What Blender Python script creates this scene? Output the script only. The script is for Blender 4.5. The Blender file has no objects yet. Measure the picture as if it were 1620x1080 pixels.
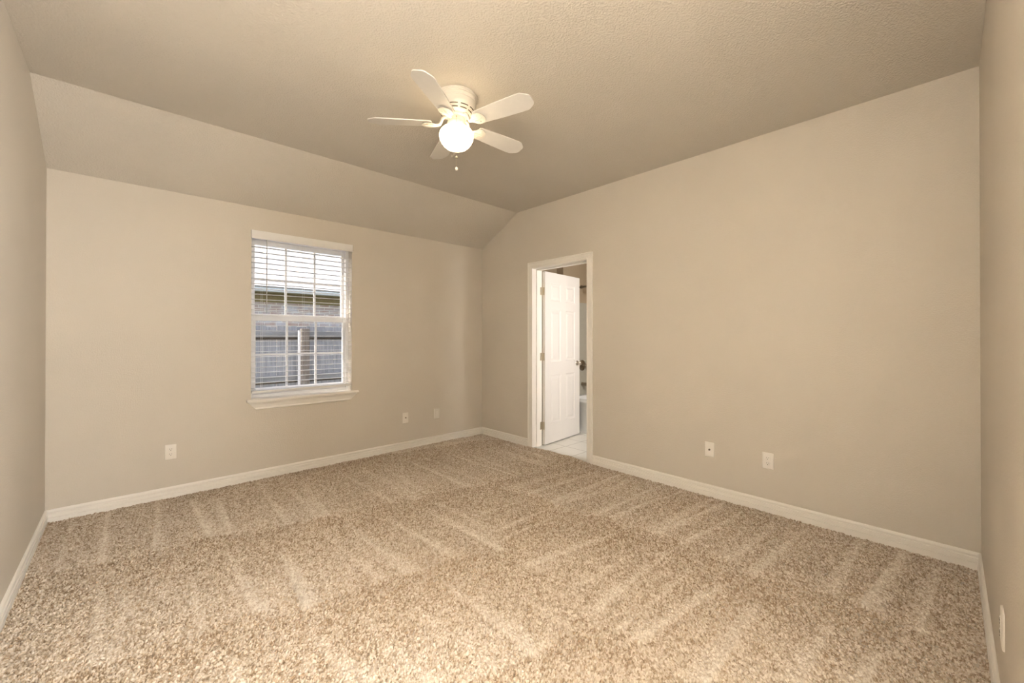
import bpy, bmesh, math, random
import numpy as np
from mathutils import Matrix, Vector

random.seed(7)
sc = bpy.context.scene
col = sc.collection
R = math.radians

# ------------------------------------------------------------------ room dimensions (metres)
XL, XB = -0.406, 3.404          # left wall, right wall (with the bathroom door)
YC, YA = -0.116, 4.204          # near wall, far wall (with the window)
Z1, Z2, YF = 2.406, 2.745, 3.533  # low ceiling edge, flat ceiling, where the slope starts
WT = 0.155                      # right wall thickness
XBB = XB + WT
WX0, WX1, WZ0, WZ1 = 0.794, 1.684, 0.700, 2.195   # far window opening
DY0, DY1, DZ = 2.509, 3.285, 2.047                # bathroom door opening
HX0, HX1, HZ = 0.62, 1.36, 2.047                 # opening to the hall behind the camera

# ------------------------------------------------------------------ camera
cam = bpy.data.objects.new('camera', bpy.data.cameras.new('camera'))
col.objects.link(cam)
F, YAW, PITCH, ROLL, SY, CH = 648.676, 0.753254, 0.0042777, 0.0005077, -10.0509, 1.258044
fw = Vector((math.sin(YAW) * math.cos(PITCH), math.cos(YAW) * math.cos(PITCH), math.sin(PITCH)))
rt = Vector((math.cos(YAW), -math.sin(YAW), 0))
up = rt.cross(fw)
r2 = rt * math.cos(ROLL) + up * math.sin(ROLL)
u2 = -rt * math.sin(ROLL) + up * math.cos(ROLL)
M = Matrix((r2, u2, -fw)).transposed().to_4x4()
M.translation = Vector((0, 0, CH))
cam.matrix_world = M
cam.data.sensor_width = 36
cam.data.lens = F * 36 / 1620
cam.data.shift_y = SY / 1620
cam.data.clip_start = 0.02
sc.camera = cam

# ------------------------------------------------------------------ world, sun, area lights, exposure
w = bpy.data.worlds.new('sky')
sc.world = w
w.use_nodes = True
nt = w.node_tree
bg = nt.nodes['Background']
sky = nt.nodes.new('ShaderNodeTexSky')
sky.sky_type = 'NISHITA'
sky.sun_disc = False
sky.sun_elevation = R(48)
sky.sun_rotation = R(-75)
sky.dust_density = 3.0
haze = nt.nodes.new('ShaderNodeMixRGB')
haze.inputs[0].default_value = .45
haze.inputs[2].default_value = (1.5, 1.5, 1.5, 1)
nt.links.new(sky.outputs[0], haze.inputs[1])
nt.links.new(haze.outputs[0], bg.inputs[0])
bg.inputs[1].default_value = 0.49

def lamp(name, kind, loc, energy, color, aim=None, size=None, size_y=None, **kw):
    d = bpy.data.lights.new(name, kind)
    d.energy = energy
    d.color = color
    o = bpy.data.objects.new(name, d)
    o.location = loc
    if aim is not None:
        o.rotation_euler = Vector(aim).to_track_quat('-Z', 'Y').to_euler()
    if kind == 'AREA':
        d.shape = 'RECTANGLE'
        d.size, d.size_y = size, size_y
    for k, v in kw.items():
        setattr(d, k, v)
    col.objects.link(o)
    return o

lamp('sun', 'SUN', (-4, 6, 9), 2.3, (1, .95, .87), aim=(.80, -.16, -.62), angle=R(0.6))
# added fill light from the hall, through the opening beside the camera
lamp('hall_fill', 'AREA', (1.72, -1.05, 1.62), 175, (1, .985, .96), aim=(-1, .80, 0.03), size=1.1, size_y=0.95)
# added fill spots, bounced off the walls behind and beside the camera
lamp('bounce_fill', 'SPOT', (.22, .26, 1.6), 920, (1, .975, .945), aim=(.10, -1, .22), spot_size=R(100), spot_blend=.8,
     shadow_soft_size=.05)
lamp('side_fill', 'SPOT', (.12, .10, 2.0), 1900, (1, .975, .945), aim=(-1, .10, .0), spot_size=R(90), spot_blend=.8,
     shadow_soft_size=.05)
# bathroom lights
lamp('bathroom_vanity_light', 'AREA', (3.86, 1.30, 1.55), 22, (1, .95, .91), aim=(-.25, 1, -.05), size=0.55, size_y=0.5)
sc.view_settings.view_transform = 'Standard'
sc.view_settings.look = 'None'
sc.view_settings.exposure = 0.80
sc.view_settings.gamma = 1.0

# ------------------------------------------------------------------ materials
def s2l(c):
    return tuple(((v / 12.92) if v <= .04045 else ((v + .055) / 1.055) ** 2.4) for v in c)

class NT:
    def __init__(self, name, base=(.8, .8, .8), rough=.5, metal=0.0, spec=None):
        self.m = bpy.data.materials.new(name)
        self.m.use_nodes = True
        self.t = self.m.node_tree
        self.b = self.t.nodes['Principled BSDF']
        self.b.inputs['Base Color'].default_value = (*base, 1)
        self.b.inputs['Roughness'].default_value = rough
        self.b.inputs['Metallic'].default_value = metal
        if spec is not None:
            self.b.inputs['Specular IOR Level'].default_value = spec
        self._co = None
    def n(self, kind, **kw):
        x = self.t.nodes.new(kind)
        for k, v in kw.items():
            if isinstance(k, str) and k.startswith('i_'):
                x.inputs[k[2:].replace('_', ' ')].default_value = v
            else:
                setattr(x, k, v)
        return x
    def l(self, a, b):
        self.t.links.new(a, b)
    def co(self):
        if self._co is None:
            self._co = self.n('ShaderNodeTexCoord').outputs['Object']
        return self._co
    def noise(self, scale, detail=2, rough=.5, vec=None, dist=0):
        x = self.n('ShaderNodeTexNoise')
        x.inputs['Scale'].default_value = scale
        x.inputs['Detail'].default_value = detail
        x.inputs['Roughness'].default_value = rough
        x.inputs['Distortion'].default_value = dist
        self.l(vec or self.co(), x.inputs['Vector'])
        return x
    def mapping(self, scale=(1, 1, 1), rot=(0, 0, 0), loc=(0, 0, 0)):
        x = self.n('ShaderNodeMapping')
        x.inputs['Scale'].default_value = scale
        x.inputs['Rotation'].default_value = rot
        x.inputs['Location'].default_value = loc
        self.l(self.co(), x.inputs['Vector'])
        return x.outputs[0]
    def ramp(self, src, stops):
        x = self.n('ShaderNodeValToRGB')
        e = x.color_ramp.elements
        while len(e) < len(stops):
            e.new(0.5)
        for k, (p, c) in enumerate(stops):
            e[k].position = p
            e[k].color = (*c, 1)
        self.l(src, x.inputs[0])
        return x.outputs[0]
    def bump(self, src, strength, dist):
        x = self.n('ShaderNodeBump')
        x.inputs['Strength'].default_value = strength
        x.inputs['Distance'].default_value = dist
        self.l(src, x.inputs['Height'])
        self.l(x.outputs[0], self.b.inputs['Normal'])
        return x

def paint(name, base, scale, dist, rough=.6):
    k = NT(name, base, rough, spec=.3)
    n1 = k.noise(scale, 3, .55)
    k.bump(k.ramp(n1.outputs[0], [(.38, (0, 0, 0)), (.62, (1, 1, 1))]), .55, dist)
    n2 = k.noise(1.3, 2)
    a = tuple(v * .975 for v in base)
    b = tuple(min(1, v * 1.02) for v in base)
    k.l(k.ramp(n2.outputs[0], [(.35, a), (.65, b)]), k.b.inputs['Base Color'])
    return k.m

WALLC = (.62, .566, .488)
m_wall = paint('tan_wall_paint', WALLC, 150, .0012, .55)
m_ceil = paint('tan_ceiling_paint', (.66, .612, .54), 95, .0030, .75)
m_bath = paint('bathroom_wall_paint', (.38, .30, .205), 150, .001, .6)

def plain(name, base, rough=.4, metal=0.0, var=.03, scale=18, bump=0.0):
    k = NT(name, base, rough, metal)
    n1 = k.noise(scale, 3)
    a = tuple(v * (1 - var) for v in base)
    b = tuple(min(1, v * (1 + var)) for v in base)
    k.l(k.ramp(n1.outputs[0], [(.3, a), (.7, b)]), k.b.inputs['Base Color'])
    if bump:
        k.bump(n1.outputs[0], .4, bump)
    return k.m

m_trim = plain('white_trim_paint', (.87, .835, .775), .38, var=.012, scale=6)
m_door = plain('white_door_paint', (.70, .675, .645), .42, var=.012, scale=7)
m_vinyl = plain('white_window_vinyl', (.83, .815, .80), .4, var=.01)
m_slat = plain('white_blind_slat', (.84, .825, .80), .38, var=.01)
m_cord = plain('white_cord', (.80, .78, .74), .7)
m_wand = plain('grey_clear_wand', (.55, .53, .50), .25)
m_plate = plain('ivory_plate_plastic', (.80, .755, .68), .35, var=.01)
m_plate2 = plain('white_plate_plastic', (.83, .79, .735), .35, var=.01)
m_dark = plain('dark_slot', (.05, .035, .02), .6)
m_socket = plain('brass_socket', (.16, .12, .07), .4, .6)
m_nickel = plain('satin_nickel', (.62, .57, .50), .28, 1.0, .04)
m_bronze = plain('dark_nickel', (.30, .26, .21), .3, 1.0, .04)
m_hinge = plain('hinge_metal', (.50, .45, .36), .45, 1.0, .04)
m_fan = plain('white_fan_enamel', (.83, .79, .715), .35, var=.012)
m_blade = plain('white_fan_blade', (.80, .775, .74), .45, var=.015, scale=30)
m_chain = plain('brass_chain', (.62, .54, .40), .35, .7)
m_bead = plain('tarnished_bead', (.42, .38, .28), .4, .5)
m_tub = plain('white_tub_enamel', (.80, .81, .81), .15, var=.01)
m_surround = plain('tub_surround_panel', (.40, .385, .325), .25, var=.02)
m_slab = plain('subfloor', (.4, .36, .3), .9)
m_ground = plain('lawn_soil', (.16, .17, .08), .95, var=.4, scale=9, bump=.02)
m_bounce = plain('pale_bounce_slab', (.52, .50, .46), .9)
m_gutter = plain('gutter_paint', (.60, .60, .57), .5)
m_soffit = plain('frieze_board', (.25, .20, .085), .8, var=.12)

k = NT('lamp_globe_glass', (.9, .85, .75), .35)
k.b.inputs['Emission Color'].default_value = (1, .77, .48, 1)
k.b.inputs['Emission Strength'].default_value = 5.0
m_globe = k.m

k = NT('window_glass', (1, 1, 1), .02)
tr = k.n('ShaderNodeBsdfTransparent')
gl = k.n('ShaderNodeBsdfGlossy')
gl.inputs['Roughness'].default_value = .02
mx = k.n('ShaderNodeMixShader')
mx.inputs[0].default_value = .05
k.l(tr.outputs[0], mx.inputs[1])
k.l(gl.outputs[0], mx.inputs[2])
k.l(mx.outputs[0], k.t.nodes['Material Output'].inputs['Surface'])
m_glass = k.m

# carpet: each tuft's own shade, plus vacuum-stripe light and shade tinted in (attribute written on the mesh below)
k = NT('carpet_yarn', (.5, .4, .3), .95, spec=.05)
at = k.n('ShaderNodeAttribute', attribute_name='yarn_nap_light')
fine = k.noise(900, 2, .6)
mixv = k.n('ShaderNodeMath', operation='MULTIPLY_ADD')
k.l(fine.outputs[0], mixv.inputs[0])
mixv.inputs[1].default_value = .35
k.l(at.outputs['Fac'], mixv.inputs[2])
k.l(k.ramp(mixv.outputs[0], [(.12, (.16, .10, .052)), (.36, (.385, .31, .23)), (.62, (.55, .475, .39)), (1.0, (.74, .68, .60))]),
    k.b.inputs['Base Color'])
k.b.inputs['Sheen Weight'].default_value = .10
k.b.inputs['Sheen Roughness'].default_value = .5
m_carpet = k.m

# bathroom tile with grout
k = NT('bathroom_tile', (.7, .7, .65), .25)
br = k.n('ShaderNodeTexBrick', offset=0.0, squash=1.0)
br.inputs['Scale'].default_value = 1.0
br.inputs['Brick Width'].default_value = .302
br.inputs['Row Height'].default_value = .302
br.inputs['Mortar Size'].default_value = .0035
br.inputs['Mortar Smooth'].default_value = .1
br.inputs['Color1'].default_value = (.70, .685, .63, 1)
br.inputs['Color2'].default_value = (.66, .65, .60, 1)
br.inputs['Mortar'].default_value = (.33, .31, .27, 1)
k.l(k.mapping(loc=(.302 * 13 - 3.727, .302 * 13 - 3.062, 0)), br.inputs['Vector'])
k.l(br.outputs['Color'], k.b.inputs['Base Color'])
m_tile = k.m

# weathered cedar pickets
k = NT('weathered_wood', (.4, .4, .42), .9)
n1 = k.noise(3.5, 5, .65, vec=k.mapping((12, 1, .7)))
k.l(k.ramp(n1.outputs[0], [(.25, (.13, .135, .145)), (.5, (.27, .275, .29)), (.75, (.40, .40, .40))]), k.b.inputs['Base Color'])
k.bump(n1.outputs[0], .4, .004)
m_picket = k.m
k = NT('weathered_rail_wood', (.4, .4, .4), .9)
n1 = k.noise(4, 5, .65, vec=k.mapping((.7, 6, 10)))
k.l(k.ramp(n1.outputs[0], [(.25, (.12, .12, .12)), (.75, (.28, .28, .28))]), k.b.inputs['Base Color'])
m_rail = k.m
k = NT('dark_post_wood', (.3, .25, .2), .9)
n1 = k.noise(5, 5, .65, vec=k.mapping((9, 9, .7)))
k.l(k.ramp(n1.outputs[0], [(.25, (.09, .07, .055)), (.75, (.26, .225, .19))]), k.b.inputs['Base Color'])
m_post = k.m
m_rail_shade = plain('dark_rail_shade', (.045, .035, .025), .9, var=.3)
# neighbour's brick and shingles
k = NT('pale_brick', (.5, .4, .35), .9)
br = k.n('ShaderNodeTexBrick', offset=.5)
br.inputs['Scale'].default_value = 1.0
br.inputs['Brick Width'].default_value = .23
br.inputs['Row Height'].default_value = .078
br.inputs['Mortar Size'].default_value = .008
br.inputs['Color1'].default_value = (.46, .36, .31, 1)
br.inputs['Color2'].default_value = (.50, .50, .52, 1)
br.inputs['Mortar'].default_value = (.70, .67, .62, 1)
mpn = k.mapping(rot=(R(90), 0, 0))
k.l(mpn, br.inputs['Vector'])
nz = k.noise(5, 2)
mxc = k.n('ShaderNodeMixRGB', blend_type='OVERLAY')
mxc.inputs[0].default_value = .5
k.l(br.outputs['Color'], mxc.inputs[1])
k.l(k.ramp(nz.outputs[0], [(.35, (.45, .3, .24)), (.6, (.6, .6, .62))]), mxc.inputs[2])
k.l(mxc.outputs[0], k.b.inputs['Base Color'])
m_brick = k.m
k = NT('roof_shingles', (.5, .45, .4), .95)
br = k.n('ShaderNodeTexBrick', offset=.5)
br.inputs['Scale'].default_value = 1.0
br.inputs['Brick Width'].default_value = .33
br.inputs['Row Height'].default_value = .14
br.inputs['Mortar Size'].default_value = .008
br.inputs['Color1'].default_value = (.62, .58, .54, 1)
br.inputs['Color2'].default_value = (.52, .48, .44, 1)
br.inputs['Mortar'].default_value = (.32, .30, .28, 1)
k.l(k.mapping(), br.inputs['Vector'])
k.l(br.outputs['Color'], k.b.inputs['Base Color'])
m_roof = k.m

# ------------------------------------------------------------------ mesh helpers
class MB:
    def __init__(self):
        self.bm = bmesh.new()
    def box(self, x0, x1, y0, y1, z0, z1):
        v = [self.bm.verts.new(p) for p in ((x0, y0, z0), (x1, y0, z0), (x1, y1, z0), (x0, y1, z0),
                                            (x0, y0, z1), (x1, y0, z1), (x1, y1, z1), (x0, y1, z1))]
        for f in ((0, 3, 2, 1), (4, 5, 6, 7), (0, 1, 5, 4), (1, 2, 6, 5), (2, 3, 7, 6), (3, 0, 4, 7)):
            self.bm.faces.new([v[i] for i in f])
        return self
    def loops(self, rings, close_ring=True, cap=True, closed=False):
        """bridge a list of equally long point rings"""
        vs = [[self.bm.verts.new(p) for p in r] for r in rings]
        n = len(rings[0])
        m = len(vs)
        for i in range(m if closed else m - 1):
            a, b = vs[i], vs[(i + 1) % m]
            for j in range(n if close_ring else n - 1):
                self.bm.faces.new((a[j], a[(j + 1) % n], b[(j + 1) % n], b[j]))
        if cap and not closed:
            self.bm.faces.new(list(reversed(vs[0])))
            self.bm.faces.new(vs[-1])
        return self
    def lathe(self, prof, seg=48, c=(0, 0, 0), axis='z'):
        rings = []
        for r, h in prof:
            r = max(r, 1e-4)
            ring = []
            for i in range(seg):
                a = 2 * math.pi * i / seg
                p = (r * math.cos(a), r * math.sin(a), h)
                if axis == 'y':
                    p = (p[0], p[2], -p[1])
                if axis == 'x':
                    p = (p[2], p[0], p[1])
                ring.append((p[0] + c[0], p[1] + c[1], p[2] + c[2]))
            rings.append(ring)
        return self.loops(rings)
    def tube(self, pts, rad, seg=8):
        pts = [Vector(p) for p in pts]
        rs = rad if isinstance(rad, (list, tuple)) else [rad] * len(pts)
        rings = []
        ref = None
        for i, p in enumerate(pts):
            d = (pts[min(i + 1, len(pts) - 1)] - pts[max(i - 1, 0)]).normalized()
            if ref is None:
                ref = Vector((0, 0, 1)) if abs(d.z) < .9 else Vector((1, 0, 0))
            u = (ref - d * ref.dot(d)).normalized()
            ref = u
            v = d.cross(u)
            rings.append([p + (u * math.cos(a) + v * math.sin(a)) * rs[i]
                          for a in (2 * math.pi * j / seg for j in range(seg))])
        return self.loops(rings)
    def prism(self, poly, z0, z1):
        """polygon in xy, extruded in z"""
        return self.loops([[(x, y, z0) for x, y in poly], [(x, y, z1) for x, y in poly]])
    def build(self, name, mat, parent=None, smooth=None, bevel=0, seg=2, loc=None, mat_w=None):
        bm = self.bm
        if mat_w is not None:
            bmesh.ops.transform(bm, matrix=mat_w, verts=bm.verts)
        bmesh.ops.recalc_face_normals(bm, faces=bm.faces)
        me = bpy.data.meshes.new(name)
        bm.to_mesh(me)
        bm.free()
        me.materials.append(mat)
        o = bpy.data.objects.new(name, me)
        col.objects.link(o)
        if parent:
            o.parent = parent
        if loc:
            o.location = loc
        if smooth is not None:
            for p in me.polygons:
                p.use_smooth = True
            try:
                me.set_sharp_from_angle(angle=R(smooth))
            except Exception:
                pass
        if bevel:
            b = o.modifiers.new('bevel', 'BEVEL')
            b.width = bevel
            b.segments = seg
            b.limit_method = 'ANGLE'
            b.angle_limit = R(35)
        return o

def empty(name, loc, label=None, cat=None, group=None, rotz=0, kind=None):
    o = bpy.data.objects.new(name, None)
    o.location = loc
    o.rotation_euler = (0, 0, rotz)
    o.empty_display_size = .1
    col.objects.link(o)
    return tag(o, label, cat, group, kind)

def tag(o, label=None, cat=None, group=None, kind=None):
    if label: o['label'] = label
    if cat: o['category'] = cat
    if group: o['group'] = group
    if kind: o['kind'] = kind
    return o

def struct(o, label=None, cat=None):
    return tag(o, label, cat, kind='structure')

def wall_mb(us, vs, holes, fn, t):
    """slab in (u, v) with rectangular holes; fn(u, v, w) -> point, w from 0 (room face) to t"""
    us = sorted(set(us) | {h[0] for h in holes} | {h[1] for h in holes})
    vs = sorted(set(vs) | {h[2] for h in holes} | {h[3] for h in holes})
    mb = MB()
    cache = {}
    def V(i, j, w):
        if (i, j, w) not in cache:
            cache[(i, j, w)] = mb.bm.verts.new(fn(us[i], vs[j], w))
        return cache[(i, j, w)]
    def solid(i, j):
        if not (0 <= i < len(us) - 1 and 0 <= j < len(vs) - 1):
            return False
        u, v = (us[i] + us[i + 1]) / 2, (vs[j] + vs[j + 1]) / 2
        return not any(h[0] < u < h[1] and h[2] < v < h[3] for h in holes)
    for i in range(len(us) - 1):
        for j in range(len(vs) - 1):
            if not solid(i, j):
                continue
            for wv in (0, t):
                mb.bm.faces.new((V(i, j, wv), V(i + 1, j, wv), V(i + 1, j + 1, wv), V(i, j + 1, wv)))
            for di, dj, a, b in ((-1, 0, (i, j), (i, j + 1)), (1, 0, (i + 1, j), (i + 1, j + 1)),
                                 (0, -1, (i, j), (i + 1, j)), (0, 1, (i, j + 1), (i + 1, j + 1))):
                if not solid(i + di, j + dj):
                    mb.bm.faces.new((V(*a, 0), V(*b, 0), V(*b, t), V(*a, t)))
    return mb

# ------------------------------------------------------------------ room shell
ZT = 2.86
AT = 0.20    # far wall thickness
LT = 0.20
struct(wall_mb([XL - LT, XBB + 1.75], [-.12, ZT], [(WX0, WX1, WZ0, WZ1)], lambda u, v, t: (u, YA + t, v), AT).build('wall_far', m_wall),
       'tan far wall with the window and three wall plates', 'wall')
struct(wall_mb([YC - .16, YA], [-.12, ZT], [(DY0, DY1, -.12, DZ)], lambda u, v, t: (XB + t, u, v), WT).build('wall_right', m_wall),
       'tan right wall with the open bathroom door', 'wall')
struct(wall_mb([YC - .16, YA], [-.12, ZT], [], lambda u, v, t: (XL - t, u, v), LT).build('wall_left', m_wall),
       'pale lit wall at the left edge of the photo', 'wall')
struct(wall_mb([XL, XB], [-.12, ZT], [(HX0, HX1, -.12, HZ)], lambda u, v, t: (u, YC - t, v), .16).build('wall_near', m_wall),
       'near wall seen edge-on at the right edge of the photo', 'wall')
struct(MB().box(XL, XB, YC, YA, -.12, -.022).build('floor', m_slab))
# ceiling: flat, then sloping down to the far wall
prof = [(YC, Z2), (YF, Z2), (YA, Z1), (YA, ZT), (YC, ZT)]
struct(MB().loops([[(x, y, z) for y, z in prof] for x in (XL, XB)]).build('ceiling', m_ceil),
       'textured tan ceiling, flat then sloping to the far wall', 'ceiling')

# hall behind the camera, closed off so that only its added fill light enters
hall = MB()
hall.box(-.20, -.12, -1.95, YC - .16, -.12, 2.5)
hall.box(2.10, 2.18, -1.95, YC - .16, -.12, 2.5)
hall.box(-.20, 2.18, -2.03, -1.95, -.12, 2.5)
struct(hall.build('wall_hall', m_wall))
struct(MB().box(-.20, 2.18, -2.03, YC - .16, 2.5, 2.58).build('ceiling_hall', m_ceil))
struct(MB().box(-.20, 2.18, -2.03, YC - .16, -.12, -.004).build('floor_hall', m_slab))
struct(MB().box(HX0, HX1, YC - .16, YC, -.12, -.004).build('trim_threshold', m_trim))

# ------------------------------------------------------------------ baseboards
BP = [(0, -.02), (.0145, -.02), (.0145, .0205), (.0070, .0230), (.0070, .0275), (.0140, .0295), (.0140, .047), (.0065, .0500),
      (.0065, .0560), (.0120, .0605), (.0125, .065), (.0115, .070), (.008, .0755), (.004, .078), (0, .078)]
def board(name, a, b, nrm, ma=0, mb_=0):
    """baseboard from a to b (xy), nrm into the room; ma/mb_ = 1 mitres that end into an inside corner"""
    a, b, nrm = Vector((*a, 0)), Vector((*b, 0)), Vector((*nrm, 0))
    d = (b - a).normalized()
    ra = [a + nrm * o + d * (o * ma) + Vector((0, 0, z)) for o, z in BP]
    rb = [b + nrm * o - d * (o * mb_) + Vector((0, 0, z)) for o, z in BP]
    return struct(MB().loops([ra, rb]).build(name, m_trim, smooth=25))
CW = .070
board('baseboard_far', (XL, YA), (XB, YA), (0, -1), 1, 1)
board('baseboard_right', (XB, YA), (XB, DY1 + .007 + CW), (-1, 0), 1, 0)
board('baseboard_right', (XB, DY0 - .007 - CW + .014), (XB, YC), (-1, 0), 0, 1)
board('baseboard_left', (XL, YC), (XL, YA), (1, 0), 1, 1)
board('baseboard_near', (XB, YC), (HX1 + CW, YC), (0, 1), 1, 0)

# ------------------------------------------------------------------ door casing and jamb
CP = [(0, 0), (0, .0095), (.004, .012), (.012, .0125), (.015, .0105), (.020, .0105), (.024, .0130), (.046, .0150), (.050, .0130),
      (.055, .0135), (.060, .0175), (.067, .0175), (.070, .0150), (.070, 0)]
def casing(name, y0, y1, zt, x, sx):
    rings = [[(x + sx * t, y0 - a, -.02) for a, t in CP], [(x + sx * t, y0 - a, zt + a) for a, t in CP],
             [(x + sx * t, y1 + a, zt + a) for a, t in CP], [(x + sx * t, y1 + a, -.02) for a, t in CP]]
    return struct(MB().loops(rings).build(name, m_trim, smooth=25))
casing('trim_1', DY0 + .005, DY1 - .005, DZ - .003, XB, -1)
casing('trim_2', DY0 - .005, DY1 + .005, DZ + .005, XBB, 1)
jm = MB()
e = .018
jm.box(XB - .001, XBB + .001, DY0 - .0, DY0 + .004, -.02, DZ)
jm.box(XB - .001, XBB + .001, DY1 - .004, DY1, -.02, DZ)
jm.box(XB - .001, XBB + .001, DY0 + .004, DY1 - .004, DZ - .006, DZ)
sx0, sx1 = XB + .056, XB + .112
jm.box(sx0, sx1, DY0 + .004, DY0 + .015, -.02, DZ - .006)
jm.box(sx0, sx1, DY1 - .016, DY1 - .004, -.02, DZ - .006)
jm.box(sx0, sx1, DY0 + .015, DY1 - .016, DZ - .018, DZ - .006)
struct(jm.build('trim_3', m_trim, bevel=.0012))
struct(MB().box(XB, XBB, DY0, DY1, -.12, -.016).build('trim_4', m_tile))

# ------------------------------------------------------------------ door leaf (six panels), swung into the bathroom
DW, DH, DT = .762, 2.032, .035
door = empty('door_1', (XBB + .006, DY1 - .004, -.004), rotz=R(6.0))
struct(door, 'white six-panel door standing open into the bathroom', 'door')
def door_leaf():
    # local: x from 0 (hinge edge) to DW, y from -.041 (face seen from the bedroom) to -.006, z up
    st, mr = .112, .105
    pw = (DW - 2 * st - mr) / 2
    cols_ = [(st, st + pw), (st + pw + mr, st + 2 * pw + mr)]
    rows_ = [(.225, .805), (.965, 1.585), (1.690, 1.905)]
    holes = [(a, b, c, d) for a, b in cols_ for c, d in rows_]
    us = sorted({0, DW} | {v for h in holes for v in h[:2]})
    vs = sorted({0, DH} | {v for h in holes for v in h[2:]})
    mb = MB()
    yf, yb = -.041, -.006
    def face(y, sgn):
        c = {}
        def V(u, v):
            if (u, v) not in c:
                c[(u, v)] = mb.bm.verts.new((u, y, v))
            return c[(u, v)]
        for i in range(len(us) - 1):
            for j in range(len(vs) - 1):
                q = (us[i], us[i + 1], vs[j], vs[j + 1])
                if q in holes:
                    rings = [[V(q[0], q[2]), V(q[1], q[2]), V(q[1], q[3]), V(q[0], q[3])]]
                    for ins, dep in ((.004, .004), (.011, .0075), (.019, .0085), (.026, .0085), (.047, .0028), (.050, .0022)):
                        rings.append([mb.bm.verts.new((x, y + sgn * dep, z)) for x, z in
                                      ((q[0] + ins, q[2] + ins), (q[1] - ins, q[2] + ins), (q[1] - ins, q[3] - ins), (q[0] + ins, q[3] - ins))])
                    for a, b in zip(rings, rings[1:]):
                        for s in range(4):
                            mb.bm.faces.new((a[s], a[(s + 1) % 4], b[(s + 1) % 4], b[s]))
                    mb.bm.faces.new(rings[-1])
                else:
                    mb.bm.faces.new((V(q[0], q[2]), V(q[1], q[2]), V(q[1], q[3]), V(q[0], q[3])))
        return V
    A, B = face(yf, 1), face(yb, -1)
    for i in range(len(us) - 1):
        for v in (0, DH):
            mb.bm.faces.new((A(us[i], v), A(us[i + 1], v), B(us[i + 1], v), B(us[i], v)))
    for j in range(len(vs) - 1):
        for u in (0, DW):
            mb.bm.faces.new((A(u, vs[j]), A(u, vs[j + 1]), B(u, vs[j + 1]), B(u, vs[j])))
    return mb
door_leaf().build('door_leaf', m_door, door)
for sgn, y in ((-1, -.041), (1, -.006)):
    pr = [(.030, 0), (.031, .004), (.027, .008), (.013, .010), (.0105, .016), (.011, .028), (.020, .034), (.0265, .043), (.0275, .052),
          (.024, .060), (.014, .065), (.0005, .066)]
    kb = MB().lathe([(r, sgn * h) for r, h in pr], 32, (DW - .065, y, .925), axis='y').build('door_knob', m_nickel, door, smooth=40)
tag(kb, 'satin nickel knob')
MB().box(DW - .0005, DW + .0015, -.0365, -.0105, .89, .95).build('latch_plate', m_nickel, door)
for z in (.22, 1.03, 1.80):
    h = MB()
    h.box(-.0022, 0, -.036, -.006, z - .045, z + .045)
    h.tube([(-.001, .001, z - .046), (-.001, .001, z + .046)], .006, 10)
    h.box(-.040, -.003, .0002, .0022, z - .045, z + .045)
    h.build('hinge', m_hinge, door)

# ------------------------------------------------------------------ far window
WY = YA + .09          # front of the window unit
def window(name, label, base, x0, x1, z0, z1):
    """double-hung window with 3 x 2 grids in both sashes; local frame: x along the wall, y outwards, front at y = 0"""
    root = empty(name, base)
    struct(root, label, 'window')
    fr = MB()
    fw_ = .028
    fr.box(x0, x0 + fw_, 0, .105, z0, z1)
    fr.box(x1 - fw_, x1, 0, .105, z0, z1)
    fr.box(x0 + fw_, x1 - fw_, 0, .105, z1 - .045, z1)
    fr.box(x0 + fw_, x1 - fw_, 0, .105, z0, z0 + .030)
    fr.build('window_frame', m_vinyl, root, bevel=.002)
    zm = z0 + .745
    def sash(nm, a, b, y0, y1, sb, stp):
        s = MB()
        sw = .026
        xa, xb = x0 + fw_, x1 - fw_
        s.box(xa, xa + sw, y0, y1, a, b)
        s.box(xb - sw, xb, y0, y1, a, b)
        s.box(xa + sw, xb - sw, y0, y1, a, a + sb)
        s.box(xa + sw, xb - sw, y0, y1, b - stp, b)
        so = s.build(nm, m_vinyl, root, bevel=.0025)
        ga, gb = a + sb, b - stp
        g = MB()
        ym = (y0 + y1) / 2
        gx0, gx1 = xa + sw, xb - sw
        for q in (1, 2):
            xm = gx0 + (gx1 - gx0) * q / 3
            g.box(xm - .009, xm + .009, ym - .006, ym + .006, ga, gb)
        zc = (ga + gb) / 2
        xs = [gx0] + [gx0 + (gx1 - gx0) * q / 3 for q in (1, 2)] + [gx1]
        for q in range(3):
            g.box(xs[q] + (.009 if q else 0), xs[q + 1] - (.009 if q < 2 else 0), ym - .006, ym + .006, zc - .009, zc + .009)
        g.build('muntin', m_vinyl, so)
        MB().box(gx0, gx1, ym + .008, ym + .011, ga, gb).build('pane', m_glass, so)
        return so
    sash('lower_sash', z0 + .030, zm + .002, .012, .047, .046, .048)
    sash('upper_sash', zm - .030, z1 - .045, .054, .089, .050, .045)
    for xx in (.25, .75):
        lk = MB()
        xc = x0 + (x1 - x0) * xx
        lk.box(xc - .028, xc + .028, .016, .042, zm + .002, zm + .010)
        lk.tube([(xc, .030, zm + .010), (xc + .004, .028, zm + .018), (xc + .026, .020, zm + .020)], .004, 8)
        lk.build('sash_lock', m_vinyl, root)
    return root
win = window('window_1', 'white double-hung window with grids in the far wall', (0, WY, 0), WX0, WX1, WZ0 + .006, WZ1)
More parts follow.
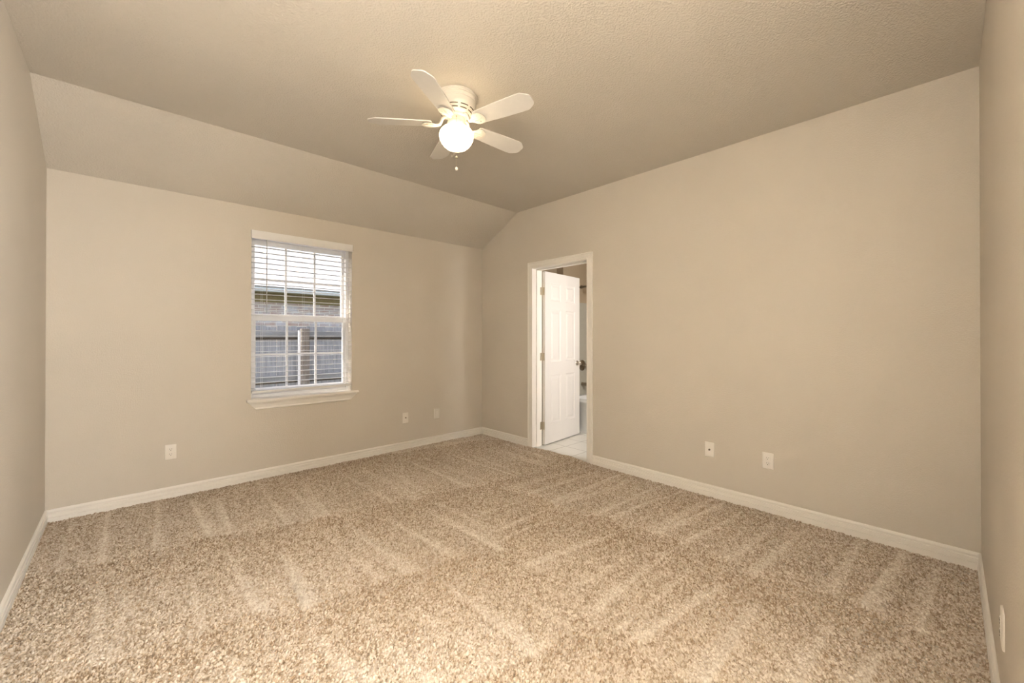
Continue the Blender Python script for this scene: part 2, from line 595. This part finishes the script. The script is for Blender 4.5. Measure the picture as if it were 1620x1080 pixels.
# stool and apron under the window
stl = MB()
SN = .036
prof = [(0.0, 0), (-SN + .004, 0), (-SN, .004), (-SN, .013), (-SN + .003, .018), (-SN + .010, .021), (0.0, .021)]
stl.loops([[(x, YA - .0005 + y, WZ0 - .015 + z) for y, z in prof] for x in (WX0 - .036, WX1 + .062)])
stl.box(WX0, WX1, YA, WY, WZ0 - .000, WZ0 + .006)
so = stl.build('window_sill', m_trim, smooth=30)
ap = MB()
zt = WZ0 - .015
AP = [(.030, 0), (.030, .006), (.024, .012), (.021, .022), (.018, .030), (.018, .036), (.013, .046), (.012, .056), (.015, .062), (.015, .068), (.010, .072)]
ra, rb = [], []
def aring(xe, s):
    r = []
    for o, dz in AP:
        r.append((xe + s * dz * .95, YA - o, zt - dz))
    r.append((xe + s * .072 * .95, YA, zt - .072))
    r.append((xe, YA, zt))
    return r
ap.loops([aring(WX0 - .030, 1), aring(WX1 + .050, -1)])
ao = ap.build('apron', m_trim, smooth=30)
for o in (so, ao):
    o.parent = win
    o.location = (0, -WY, 0)

# ------------------------------------------------------------------ horizontal blind
bl = empty('window_blind', ((WX0 + WX1) / 2, YA, WZ1), 'open white slatted blind hanging in the far window', 'blind')
hw = (WX1 - WX0) / 2
v = MB()
v.prism([(-hw - .004, -.024), (-hw - .004, .0), (-hw + .003, .0), (-hw + .003, -.018), (hw - .002, -.018), (hw - .002, 0.0), (hw + .004, 0.0), (hw + .004, -.016),
         (hw - .004, -.024)], -.066, .004)
v.build('valance', m_slat, bl, bevel=.002)
v = MB()
v.box(-hw - .004, hw + .003, -.027, -.0235, -.069, -.0615)
v.build('valance_bead', m_slat, bl, bevel=.0015)
MB().box(-hw + .006, hw - .006, .004, .058, -.052, -.008).build('headrail', m_slat, bl, bevel=.002)
ZS0, NSL, DS = 2.061, 28, .0468
sl = MB()
rings = []
for x in (-hw + .005, hw - .004):
    top = [(x, .008 + .05 * q / 6, .0012 * (1 - ((q - 3) / 3) ** 2) + .0013) for q in range(7)]
    bot = [(x, p[1], p[2] - .0026) for p in reversed(top)]
    rings.append(top + bot)
sl.loops(rings)
slat = sl.build('slat', m_slat, bl)
slat.location = (0, 0, ZS0 - WZ1)
for q in range(1, NSL):
    c = slat.copy()
    col.objects.link(c)
    c.parent = bl
    c.location = (0, 0, ZS0 - WZ1 - DS * q)
zb = ZS0 - WZ1 - DS * NSL
MB().box(-hw + .005, hw - .004, .008, .058, zb + .006, zb + .026).build('bottom_rail', m_slat, bl, bevel=.003)
for xx in (.880, 1.228, 1.634):
    lc = MB()
    x = xx - (WX0 + WX1) / 2
    for y in (.0065, .0595):
        lc.tube([(x, y, -.052), (x, y, zb + .016)], .0010, 6)
    for q in range(NSL):
        z = ZS0 - WZ1 - DS * q - .0022
        lc.tube([(x + .002, .0065, z), (x + .002, .0595, z)], .0006, 4)
    lc.build('ladder_cord', m_cord, bl)
wx = .914 - (WX0 + WX1) / 2
MB().tube([(wx, .001, -.050), (wx, .001, 1.470 - WZ1), (wx, .001, 1.466 - WZ1)], [.0042, .0042, .003], 6).build('tilt_wand', m_wand, bl, smooth=20)

# ------------------------------------------------------------------ wall plates
def plate(kind, base, rotz, label, mat, wdt=.072, hgt=.117, name='wall_plate', cat='wall plate'):
    """plate in local x (along wall), y towards the room is -y, z up; base at the plate's centre on the wall"""
    root = empty(name, base, label, cat, rotz=rotz)
    rings = []
    for ins, d in ((0, 0), (0, .0035), (.0012, .0052), (.003, .0062)):
        a, b = wdt / 2 - ins, hgt / 2 - ins
        rad = .004
        ring = []
        for cx, cz, a0 in ((a - rad, b - rad, 0), (-a + rad, b - rad, 90), (-a + rad, -b + rad, 180), (a - rad, -b + rad, 270)):
            for t in (0, 45, 90):
                ring.append((cx + rad * math.cos(R(a0 + t)), -d, cz + rad * math.sin(R(a0 + t))))
        rings.append(ring)
    MB().loops(rings).build('faceplate', mat, root, smooth=30)
    def screw(z):
        MB().lathe([(.0032, 0), (.003, .0012), (.0005, .0016)], 12, (0, 0, 0), 'z').build(
            'screw', mat, root, mat_w=Matrix.Translation((0, -.0058, z)) @ Matrix.Rotation(R(90), 4, 'X'))
    if kind == 'duplex':
        for zc in (.0195, -.0195):
            f = MB()
            rr, hh = .0172, .0140
            pts = []
            for s in range(28):
                a = 2 * math.pi * s / 28
                pts.append((rr * math.cos(a), max(-hh, min(hh, rr * math.sin(a)))))
            f.loops([[(x, -.0058, zc + z) for x, z in pts], [(x * .97, -.0084, zc + z * .97) for x, z in pts]])
            rc = f.build('receptacle', mat, root)
            s = MB()
            s.box(-.0073, -.0055, -.0090, -.0080, zc + .0005, zc + .0085)
            s.box(.0052, .0070, -.0090, -.0080, zc + .0012, zc + .0080)
            s.lathe([(.0026, -.0080), (.0026, -.0090)], 12, (0, 0, zc - .0065), 'y')
            sl_ = s.build('slots', m_dark, rc)
        screw(0)
    elif kind == 'coax':
        MB().lathe([(.0075, -.006), (.0075, -.008), (.0048, -.008), (.0048, -.017), (.0030, -.017), (.0028, -.0125), (.0003, -.0125)], 16, (0, 0, 0), 'y').build(
            'coax_socket', m_socket, root, smooth=30)
        screw(.041); screw(-.041)
    elif kind == 'phone':
        MB().lathe([(.0075, -.006), (.0075, -.0085), (.0046, -.0085), (.0046, -.020), (.0028, -.020), (.0026, -.015), (.0003, -.015)], 16, (0, 0, 0), 'y').build(
            'coax_socket', m_socket, root, smooth=30)
        screw(.041); screw(-.041)
    elif kind == 'blank':
        f = MB()
        f.box(-.0165, .0165, -.0080, -.0058, -.0335, .0335)
        f.build('centre_panel', mat, root, bevel=.0012)
        screw(.048); screw(-.048)
    return root
FAR = 0.0
RIGHT = R(-90)          # local -y looks along -x
NEAR = R(180)
plate('duplex', (.2515, YA, .350), FAR, 'ivory duplex outlet on far wall left of the window, near the left corner', m_plate, name='electrical_outlet', cat='outlet')
plate('coax', (2.2925, YA, .346), FAR, 'ivory plate with a dark socket dot on far wall, right of the window', m_plate, name='coax_plate')
plate('blank', (2.705, YA, .341), FAR, 'ivory plate without sockets on far wall, nearest the door corner', m_plate, name='blank_plate')
plate('phone', (XB, 1.3145, .358), RIGHT, 'white plate with one dark protruding connector, on right wall nearer the door', m_plate2, name='coax_plate')
plate('duplex', (XB, .905, .358), RIGHT, 'white duplex outlet on right wall between the door and the near corner', m_plate2, name='electrical_outlet', cat='outlet')
plate('duplex', (2.03, YC, .335), NEAR, 'ivory outlet plate seen edge-on low on the wall at the right photo edge', m_plate, name='electrical_outlet', cat='outlet')

# ------------------------------------------------------------------ ceiling fan with light
FX, FY = 1.484, 2.087
fan = empty('ceiling_fan', (FX, FY, Z2), 'white five-blade ceiling fan with a lit round globe', 'ceiling fan')
mh = MB()
mh.lathe([(.060, 0), (.124, 0), (.126, -.004), (.126, -.010), (.1215, -.0115), (.1215, -.019), (.1185, -.021), (.1185, -.036), (.1205, -.038), (.1205, -.044),
          (.1175, -.047), (.1165, -.060), (.118, -.066), (.1165, -.076), (.110, -.088), (.100, -.100), (.090, -.110), (.082, -.1165), (.066, -.119), (.03, -.119)], 72)
mh.build('motor_housing', m_fan, fan, smooth=35)
# vent slots in two rows around the bowl
vs_ = MB()
def vent(r0, z0, r1, z1, a0, a1):
    rings = []
    for q in range(9):
        a = a0 + (a1 - a0) * q / 8
        ring = []
        nx, nz = (z0 - z1), (r1 - r0)
        L = math.hypot(nx, nz)
        nr, nzz = abs(nx) / L * .0012, -abs(nz) / L * .0012
        for r, z in ((r0 + nr, z0 + nzz), (r1 + nr, z1 + nzz), (r1 - nr * 2, z1 - nzz * 2), (r0 - nr * 2, z0 - nzz * 2)):
            ring.append((r * math.cos(a), r * math.sin(a), z))
        rings.append(ring)
    vs_.loops(rings)
for q in range(10):
    a = R(36 * q + 9.6)
    vent(.1085, -.0900, .1050, -.0942, a - R(13.5), a + R(13.5))
    vent(.0955, -.1047, .0915, -.1087, a - R(13.5), a + R(13.5))
tag(vs_.build('vent_slots', m_dark, fan), 'dark vent slots around the motor housing')
MB().lathe([(.03, -.118), (.060, -.118), (.064, -.121), (.064, -.131), (.058, -.134), (.03, -.134)], 48).build('flywheel', m_fan, fan, smooth=35)
MB().lathe([(.02, -.133), (.050, -.133), (.052, -.136), (.052, -.160), (.056, -.163), (.0575, -.168), (.0575, -.186), (.054, -.190), (.03, -.190)], 48).build('light_fitter', m_fan, fan, smooth=35)
for q in range(3):
    a = R(120 * q + 20)
    MB().tube([(.057 * math.cos(a), .057 * math.sin(a), -.178), (.067 * math.cos(a), .067 * math.sin(a), -.178)], .0035, 8).build('thumb_screw', m_fan, fan)
gp = [(.046, -.186), (.050, -.194), (.070, -.1975), (.088, -.206), (.0995, -.219), (.1050, -.234), (.1055, -.248), (.1015, -.266), (.093, -.284), (.080, -.301),
      (.064, -.3145), (.044, -.324), (.022, -.329), (.0004, -.3305)]
glb = MB().lathe(gp, 64).build('lamp_globe', m_globe, fan, smooth=60)
tag(glb, 'glowing frosted glass globe')
ZBL = 2.575 - Z2
PITCH_B = R(-12)
for q in range(5):
    ang = R(213.6 + 72 * q)
    # blade in local x outwards
    Lr, Lt = .150, .533
    out = [(Lr, -.046), (Lr + .012, -.052), (.30, -.0605), (.45, -.0665), (.478, -.0660), (.488, -.0625), (.522, -.040), (.530, -.031), (Lt, -.020), (Lt, .020),
           (.530, .031), (.522, .040), (.488, .0625), (.478, .0660), (.45, .0665), (.30, .0605), (Lr + .012, .052), (Lr, .046)]
    tm = Matrix.Rotation(ang, 4, 'Z') @ Matrix.Translation((0, 0, ZBL)) @ Matrix.Rotation(PITCH_B, 4, 'X')
    b = MB().prism(out, -.003, .003).build('blade', m_blade, fan, bevel=.0012, mat_w=tm)
    # blade iron: arm from the flywheel and a rounded plate under the blade root
    pl_ = [(.112, -.012), (.128, -.020), (.140, -.036), (.152, -.043), (.170, -.0445), (.188, -.041), (.202, -.031), (.210, -.016), (.2125, 0),
           (.210, .016), (.202, .031), (.188, .041), (.170, .0445), (.152, .043), (.140, .036), (.128, .020), (.112, .012)]
    ir = MB().prism(pl_, -.0125, -.0085)
    ir.tube([(.125, 0, -.0125), (.165, 0, -.0135), (.192, 0, -.0115)], [.008, .0075, .004], 8)
    for yy in (-.024, 0, .024):
        ir.lathe([(.0055, -.003), (.0055, -.0135), (.004, -.015), (.0004, -.0155)], 12, (.178 if yy == 0 else .168, yy, 0))
    io = ir.build('blade_iron', m_fan, b, bevel=.0012, mat_w=tm)
    tm2 = Matrix.Rotation(ang, 4, 'Z')
    MB().tube([(.045, 0, -.1275), (.072, 0, -.1275), (.086, 0, -.138), (.094, 0, -.160), (.102, 0, -.176), (.118, 0, ZBL - .0105), (.136, 0, ZBL - .0105)],
              [.010, .010, .0095, .009, .009, .0085, .008], 10).build('iron_arm', m_fan, b, smooth=50, mat_w=tm2)
# pull chain on the side that faces the room entrance
ca = math.atan2(-FY, -FX)
cx, cy = .112 * math.cos(ca), .112 * math.sin(ca)
ch = MB()
ch.tube([(.052 * math.cos(ca), .052 * math.sin(ca), -.150), (.064 * math.cos(ca), .064 * math.sin(ca), -.150)], .004, 8)
ch.tube([(.064 * math.cos(ca), .064 * math.sin(ca), -.151), (.095 * math.cos(ca), .095 * math.sin(ca), -.172), (cx, cy, -.20), (cx, cy, -.482)], .0012, 6)
ch.build('pull_chain', m_chain, fan)
MB().lathe([(.0004, .0075), (.006, .006), (.008, 0), (.006, -.006), (.0004, -.0075)], 16, (cx, cy, -.424)).build('chain_connector', m_bead, fan, smooth=60)
MB().lathe([(.0004, .010), (.004, .009), (.008, .002), (.0082, -.004), (.006, -.010), (.0004, -.012)], 16, (cx, cy, -.490)).build('chain_pull', m_fan, fan, smooth=60)

# ------------------------------------------------------------------ bathroom beyond the door
BX1, BYN, BYF = 5.20, 0.9, 3.67
TX = 4.417
bz = 2.44
struct(MB().box(XBB, BX1 + .1, BYN - .1, BYF + .3, -.12, -.016).build('floor_bathroom', m_tile), 'pale square tile floor beyond the open door', 'floor')
struct(MB().box(XBB, BX1 + .1, BYN - .1, BYF + .3, bz, bz + .08).build('ceiling_bathroom', m_ceil))
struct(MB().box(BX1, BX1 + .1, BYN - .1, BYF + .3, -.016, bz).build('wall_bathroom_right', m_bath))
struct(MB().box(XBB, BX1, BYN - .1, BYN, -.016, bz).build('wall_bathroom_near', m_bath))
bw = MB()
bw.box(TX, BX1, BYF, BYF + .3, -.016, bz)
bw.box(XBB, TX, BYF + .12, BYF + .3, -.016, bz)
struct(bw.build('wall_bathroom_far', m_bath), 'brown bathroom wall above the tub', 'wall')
# tub: rim, apron and basin in one body
tub = empty('bathtub', (TX, BYF, -.016), 'white bathtub beyond the open door', 'bathtub')
tl, tw, th = 1.52, BX1 - TX, .435
tb = MB()
def rr(x0, x1, y0, y1, z, rad, n=6):
    pts = []
    for cx_, cy_, a0 in ((x1 - rad, y1 - rad, 0), (x0 + rad, y1 - rad, 90), (x0 + rad, y0 + rad, 180), (x1 - rad, y0 + rad, 270)):
        for t in range(n + 1):
            a = R(a0 + 90 * t / n)
            pts.append((cx_ + rad * math.cos(a), cy_ + rad * math.sin(a), z))
    return pts
g_ = .002
tb.loops([rr(g_, tw - g_, -tl, -g_, 0, .004), rr(g_, tw - g_, -tl, -g_, th - .055, .004), rr(g_ - .012, tw - g_, -tl, -g_, th - .040, .006),
          rr(g_ - .012, tw - g_, -tl, -g_, th - .010, .008), rr(g_ - .004, tw - g_, -tl, -g_, th, .010),
          rr(.075, tw - .075, -tl + .09, -.075, th, .08), rr(.090, tw - .09, -tl + .11, -.09, th - .02, .09),
          rr(.15, tw - .15, -tl + .26, -.14, .09, .12), rr(.22, tw - .22, -tl + .36, -.22, .065, .12)])
tb.build('tub_body', m_tub, tub, smooth=40)
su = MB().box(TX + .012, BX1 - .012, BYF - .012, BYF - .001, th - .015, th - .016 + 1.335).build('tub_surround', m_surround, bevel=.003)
tag(su, 'grey beige wall panel above the end of the bathtub', 'tub surround')
vx = 4.83
va = empty('shower_valve', (vx, BYF - .012, .845), 'round dark metal valve on the tub surround beside the door', 'shower valve')
MB().lathe([(.076, 0), (.0765, -.004), (.070, -.009), (.045, -.014), (.020, -.016)], 36, (0, 0, 0), 'y').build('escutcheon', m_bronze, va, smooth=40)
hd = MB().lathe([(.022, -.015), (.021, -.050), (.024, -.054), (.024, -.072), (.018, -.078), (.0005, -.079)], 24, (0, 0, 0), 'y')
hd.tube([(0, -.064, -.010), (.002, -.070, -.040), (.004, -.078, -.068)], [.007, .006, .005], 8)
hd.build('valve_handle', m_bronze, va, smooth=40)
sp = empty('tub_spout', (vx, BYF - .012, .575), 'dark metal tub spout below the round valve', 'tub spout')
MB().tube([(0, 0, 0), (0, -.06, 0), (0, -.10, -.004), (0, -.128, -.018), (0, -.134, -.034)], [.026, .025, .025, .023, .019], 16).build('spout_body', m_bronze, sp, smooth=40)
sh = empty('wall_shower', (vx, BYF, 1.985), 'dark metal shower head and arm high above the tub, beside the door', 'shower')
MB().lathe([(.030, 0), (.028, -.006), (.012, -.010)], 24, (0, 0, 0), 'y').build('flange', m_bronze, sh, smooth=40)
MB().tube([(0, -.004, 0), (0, -.06, .010), (0, -.11, -.012), (0, -.135, -.045)], .0095, 10).build('shower_arm', m_bronze, sh, smooth=50)
MB().lathe([(.012, .03), (.016, .012), (.034, -.022), (.036, -.030), (.0005, -.032)], 24).build(
    'spray_head', m_bronze, sh, smooth=40, mat_w=Matrix.Translation((0, -.150, -.070)) @ Matrix.Rotation(R(-30), 4, 'X'))
rd = empty('shower_curtain_rod', (TX + .05, BYF, 1.93), 'dark metal shower rod above the bathtub', 'shower rod')
MB().tube([(0, -.004, 0), (0, -(BYF - BYN) + .004, 0)], .0125, 14).build('rod', m_bronze, rd, smooth=50)
for yy in (0, -(BYF - BYN)):
    s = -1 if yy == 0 else 1
    MB().lathe([(.034, 0), (.032, s * .008), (.020, s * .014), (.0128, s * .022)], 24, (0, yy, 0), 'y').build('rod_flange', m_bronze, rd, smooth=40)

# ------------------------------------------------------------------ outside the window
struct(MB().box(-9, 18, YA + AT, 26, -.6, -.45).build('ground', m_ground))
FY0 = 7.15
fence = empty('fence', (2.0, FY0, -.45), 'weathered grey picket fence outside the far window', 'fence')
pk = MB()
x = -6.0
while x < 8.5:
    wd = random.uniform(.132, .142)
    zt_ = 1.425 + .45 + random.uniform(-.02, .02)
    yo = random.uniform(0, .006)
    pk.prism([(x, .02 + yo), (x + wd, .02 + yo), (x + wd, .037 + yo), (x, .037 + yo)], .04, zt_)
    x += wd + random.uniform(.003, .010)
pk.build('pickets', m_picket, fence)
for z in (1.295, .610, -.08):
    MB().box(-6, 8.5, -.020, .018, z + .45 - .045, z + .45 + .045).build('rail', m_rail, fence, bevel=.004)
    MB().box(-6, 8.5, .004, .018, z + .45 - .078, z + .45 - .047).build('rail_shade_strip', m_rail_shade, fence)  # dark strip coloured in as the shade below each rail
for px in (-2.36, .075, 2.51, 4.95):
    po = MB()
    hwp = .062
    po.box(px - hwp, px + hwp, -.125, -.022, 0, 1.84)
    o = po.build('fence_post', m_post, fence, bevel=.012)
    MB().box(px - hwp - .034, px - hwp - .002, -.085, -.050, 0, 1.81).build('post_sunlit_edge', m_vinyl, o)  # added white strip stands for the sunlit side of the post
house = empty('neighbour_house', (3.0, 10.3, -.45), 'pale brick house with a light shingle roof behind the fence', 'house')
MB().box(-9, 11, 0, 6, 0, 2.70).build('brick_wall', m_brick, house)
ev = 2.24 + .45
fz = MB()
fz.box(-9.3, 11.3, -.03, -.001, ev - .22, ev - .031)
fz.build('frieze_board', m_soffit, house)
MB().box(-9.4, 11.4, -.42, -.031, ev - .03, ev).build('soffit', m_soffit, house)
MB().box(-9.4, 11.4, -.50, -.421, ev - .03, ev + .045).build('gutter', m_gutter, house, bevel=.02)
rf = MB()
rise, run = 2.15, 5.2
L = math.hypot(rise, run)
rf.box(-9.4, 11.4, 0, L, 0, .04)
ro = rf.build('roof', m_roof, house, loc=(0, -.50, ev + .046))
ro.rotation_euler = (math.atan2(rise, run), 0, 0)

struct(MB().box(-1.5, 5.5, YA + AT, YA + AT + 1.9, -.45, -.38).build('bounce_slab', m_bounce))  # unseen pale slab, added to bounce daylight up through the window

# ------------------------------------------------------------------ carpet: every tuft is modelled in the surface
rng = np.random.default_rng(11)
def vnoise(x, y, seed):
    g = np.random.default_rng(seed).random((256, 256))
    xi, yi = np.floor(x).astype(int), np.floor(y).astype(int)
    fx, fy = x - xi, y - yi
    fx, fy = fx * fx * (3 - 2 * fx), fy * fy * (3 - 2 * fy)
    a, b = g[xi % 256, yi % 256], g[(xi + 1) % 256, yi % 256]
    c, d = g[xi % 256, (yi + 1) % 256], g[(xi + 1) % 256, (yi + 1) % 256]
    return (a * (1 - fx) + b * fx) * (1 - fy) + (c * (1 - fx) + d * fx) * fy
def sstep(a, b, x):
    t = np.clip((x - a) / (b - a), 0, 1)
    return t * t * (3 - 2 * t)
def h1(k, seed):
    """random number per integer"""
    g = np.random.default_rng(seed).random(4096)
    return g[(k.astype(int) * 37 + 1000) % 4096]
def strokes(a, s, period, bid, seed):
    """a: across the strokes, s: 0..1 along a stroke from its tip, bid: band number.
    Each stroke leaves a wedge of raised pile with one crisp and one soft side."""
    a = a + .013 * bid + .018 * (s - .5) + period * bid * .37
    k = np.floor(a / period)
    out = np.zeros(a.shape)
    for dk in (-1, 0, 1):
        kk = k + dk
        key = kk + bid * 61
        c = (kk + .5 + .55 * (h1(key, seed) - .5)) * period
        st = .05 + .35 * h1(key, seed + 1)                      # where the wedge starts
        amp = .45 + .75 * h1(key, seed + 2)
        wd = (.16 + .50 * h1(key, seed + 3)) * period
        side = np.where(h1(key, seed + 4) > .3, 1, -1)
        d = (a - c - .05 * (h1(key, seed + 5) - .5) * (s * 4)) * side
        prof = sstep(-.012, .012, d) * np.clip(1 - d / (wd * (.25 + .75 * s)), 0, 1)
        out = np.maximum(out, amp * prof * sstep(st, st + .06, s) * (.5 + .5 * s))
    return out
def vacuum(x, y):
    """how far the pile lies over (-1 .. 1) after vacuuming, and where the strokes run along x (1) instead of y (0)"""
    wob = (vnoise(x * 1.1, y * 1.1, 1) - .5) * .5
    yy = y + .22 * x + .05 * (vnoise(x * 3, y * 0, 12) - .5) + .13 * (vnoise(x * 5, y * 0 + 7, 14) - .5)
    edges = [-.4, .55, 1.42, 2.24, 3.24, 4.6]
    A = np.zeros(x.shape)
    for b in range(5):
        m_ = (yy >= edges[b]) & (yy < edges[b + 1])
        t = 1 - (yy - edges[b]) / (edges[b + 1] - edges[b])      # 0 at the far end, 1 at the near end
        val = -.50 + .40 * sstep(0, .8, t) + 1.15 * strokes(x, t, .21, np.full(x.shape, b), 30) - .15
        A = np.where(m_, val, A)
    xx = x + .10 * y + .05 * (vnoise(y * 3, x * 0, 13) - .5) + .13 * (vnoise(y * 5.5, x * 0 + 7, 16) - .5)
    ex = [.5, 1.62, 2.56, 3.9]
    B = np.zeros(x.shape)
    for b in range(3):
        m_ = (xx >= ex[b]) & (xx < ex[b + 1])
        t = 1 - (xx - ex[b]) / (ex[b + 1] - ex[b])
        val = -.50 + .32 * sstep(0, .8, t) + 1.35 * strokes(y + .08 * x, t, .185, np.full(x.shape, b), 50) - .2
        B = np.where(m_, val, B)
    m = sstep(-.12, .12, (x - 1.45 - .30 * (y - 1.0)) + wob * .6)
    m = m * sstep(2.75, 2.45, y - .25 * (x - 2.4))
    val = A * (1 - m) + B * m + .35 * (vnoise(x * 2.2, y * 2.2, 15) - .5)
    return np.clip(val, -1, 1), m
G = .0030
TXW = XB + .072
nx, ny = int((TXW - XL) / G) + 1, int((YA - YC) / G) + 1
gx = np.linspace(XL + .002, TXW, nx)
gy = np.linspace(YC + .002, YA - .002, ny)
PX, PY = np.meshgrid(gx, gy)
S = .0068
cxn, cyn = int((TXW - XL) / S) + 8, int((YA - YC) / S) + 8
jx, jy = rng.random((cyn, cxn)), rng.random((cyn, cxn))
th_ = rng.random((cyn, cxn))
tc = rng.random((cyn, cxn))
lean, msk = vacuum(PX, PY)
ox, oy = XL - 3 * S, YC - 3 * S
ci = np.floor((PX - ox) / S).astype(int)
cj = np.floor((PY - oy) / S).astype(int)
best = np.full(PX.shape, -9.0)
bc = np.zeros(PX.shape)
for dj in (-1, 0, 1):
    for di in (-1, 0, 1):
        a, b = cj + dj, ci + di
        tx_ = ox + (b + .05 + .9 * jx[a, b]) * S
        ty_ = oy + (a + .05 + .9 * jy[a, b]) * S
        d2 = ((PX - tx_) ** 2 + (PY - ty_) ** 2) / (S * S)
        hgt = .45 + .55 * th_[a, b] - 1.5 * d2
        k_ = hgt > best
        best = np.where(k_, hgt, best)
        bc = np.where(k_, tc[a, b], bc)
best = np.clip(best, -.45, 1)
clump = vnoise(PX * 55, PY * 55, 18)
rough = np.clip(.85 - .60 * lean + .3 * (vnoise(PX * 4, PY * 4, 8) - .5), .3, 1.4)
H = (best - .9) * .014 * rough + (clump - .65) * .008 * rough
H += .0016 * lean + .0015 * (vnoise(PX * 14, PY * 14, 9) - .5)
# pile leans along the stroke
tip = np.clip(best + .3, 0, 1.3)
lx = np.where(msk > .5, lean, 0) * .008 * tip + rng.normal(0, .0006, PX.shape)
ly = np.where(msk > .5, 0, lean) * .008 * tip + rng.normal(0, .0006, PX.shape)
edgefade = np.minimum.reduce([PX - XL, YA - PY, PY - YC, np.where(PX < XB, XB - PX + np.where((PY > DY0) & (PY < DY1), 1, 0), TXW - PX)])
ef = np.clip((edgefade - .015) / .012, 0, 1)
lx *= ef
ly *= ef
VX, VY, VZ = PX + lx, PY + ly, (H + rng.normal(0, .0005, PX.shape)) * np.clip(edgefade / .02, .25, 1)
# in the doorway the pile thins out to a ragged edge on the tile
fray = XB + .040 + .022 * (vnoise(PX * 0 + 2.5, PY * 9, 21) - .5) * 2 + .03 * np.abs((PY - 2.9) / .38) ** 2 * -1
keep = (PX < XB - .002) | ((PY > DY0 + .006) & (PY < DY1 - .006) & (PX < fray))
VZ = np.where(PX > fray - .02, VZ - np.clip((PX - fray + .02) / .02, 0, 1) * .008, VZ)
idx = np.arange(nx * ny).reshape(ny, nx)
kq = keep[:-1, :-1] & keep[1:, :-1] & keep[:-1, 1:] & keep[1:, 1:]
quads = np.stack([idx[:-1, :-1][kq], idx[:-1, 1:][kq], idx[1:, 1:][kq], idx[1:, :-1][kq]], 1)
used = np.unique(quads)
remap = np.full(nx * ny, -1)
remap[used] = np.arange(len(used))
quads = remap[quads]
co = np.stack([VX.ravel()[used], VY.ravel()[used], VZ.ravel()[used]], 1).astype(np.float32)
me = bpy.data.meshes.new('carpet')
me.vertices.add(len(co))
me.vertices.foreach_set('co', co.ravel())
me.loops.add(len(quads) * 4)
me.loops.foreach_set('vertex_index', quads.ravel().astype(np.int32))
me.polygons.add(len(quads))
me.polygons.foreach_set('loop_start', np.arange(0, len(quads) * 4, 4, dtype=np.int32))
me.update(calc_edges=True)
yarn_nap_light = np.clip(.10 + .60 * bc + .27 * lean + .20 * (clump - .5) + rng.normal(0, .07, PX.shape), 0, 1).ravel()[used].astype(np.float32)  # lean tints the colour the way light falls on leaning pile
atr = me.attributes.new('yarn_nap_light', 'FLOAT', 'POINT')
atr.data.foreach_set('value', yarn_nap_light)
me.polygons.foreach_set('use_smooth', np.ones(len(quads), dtype=bool))
me.materials.append(m_carpet)
cp = bpy.data.objects.new('carpet', me)
col.objects.link(cp)
tag(cp, 'beige textured plush carpet with vacuum stripes covering the floor', 'carpet', kind='stuff')
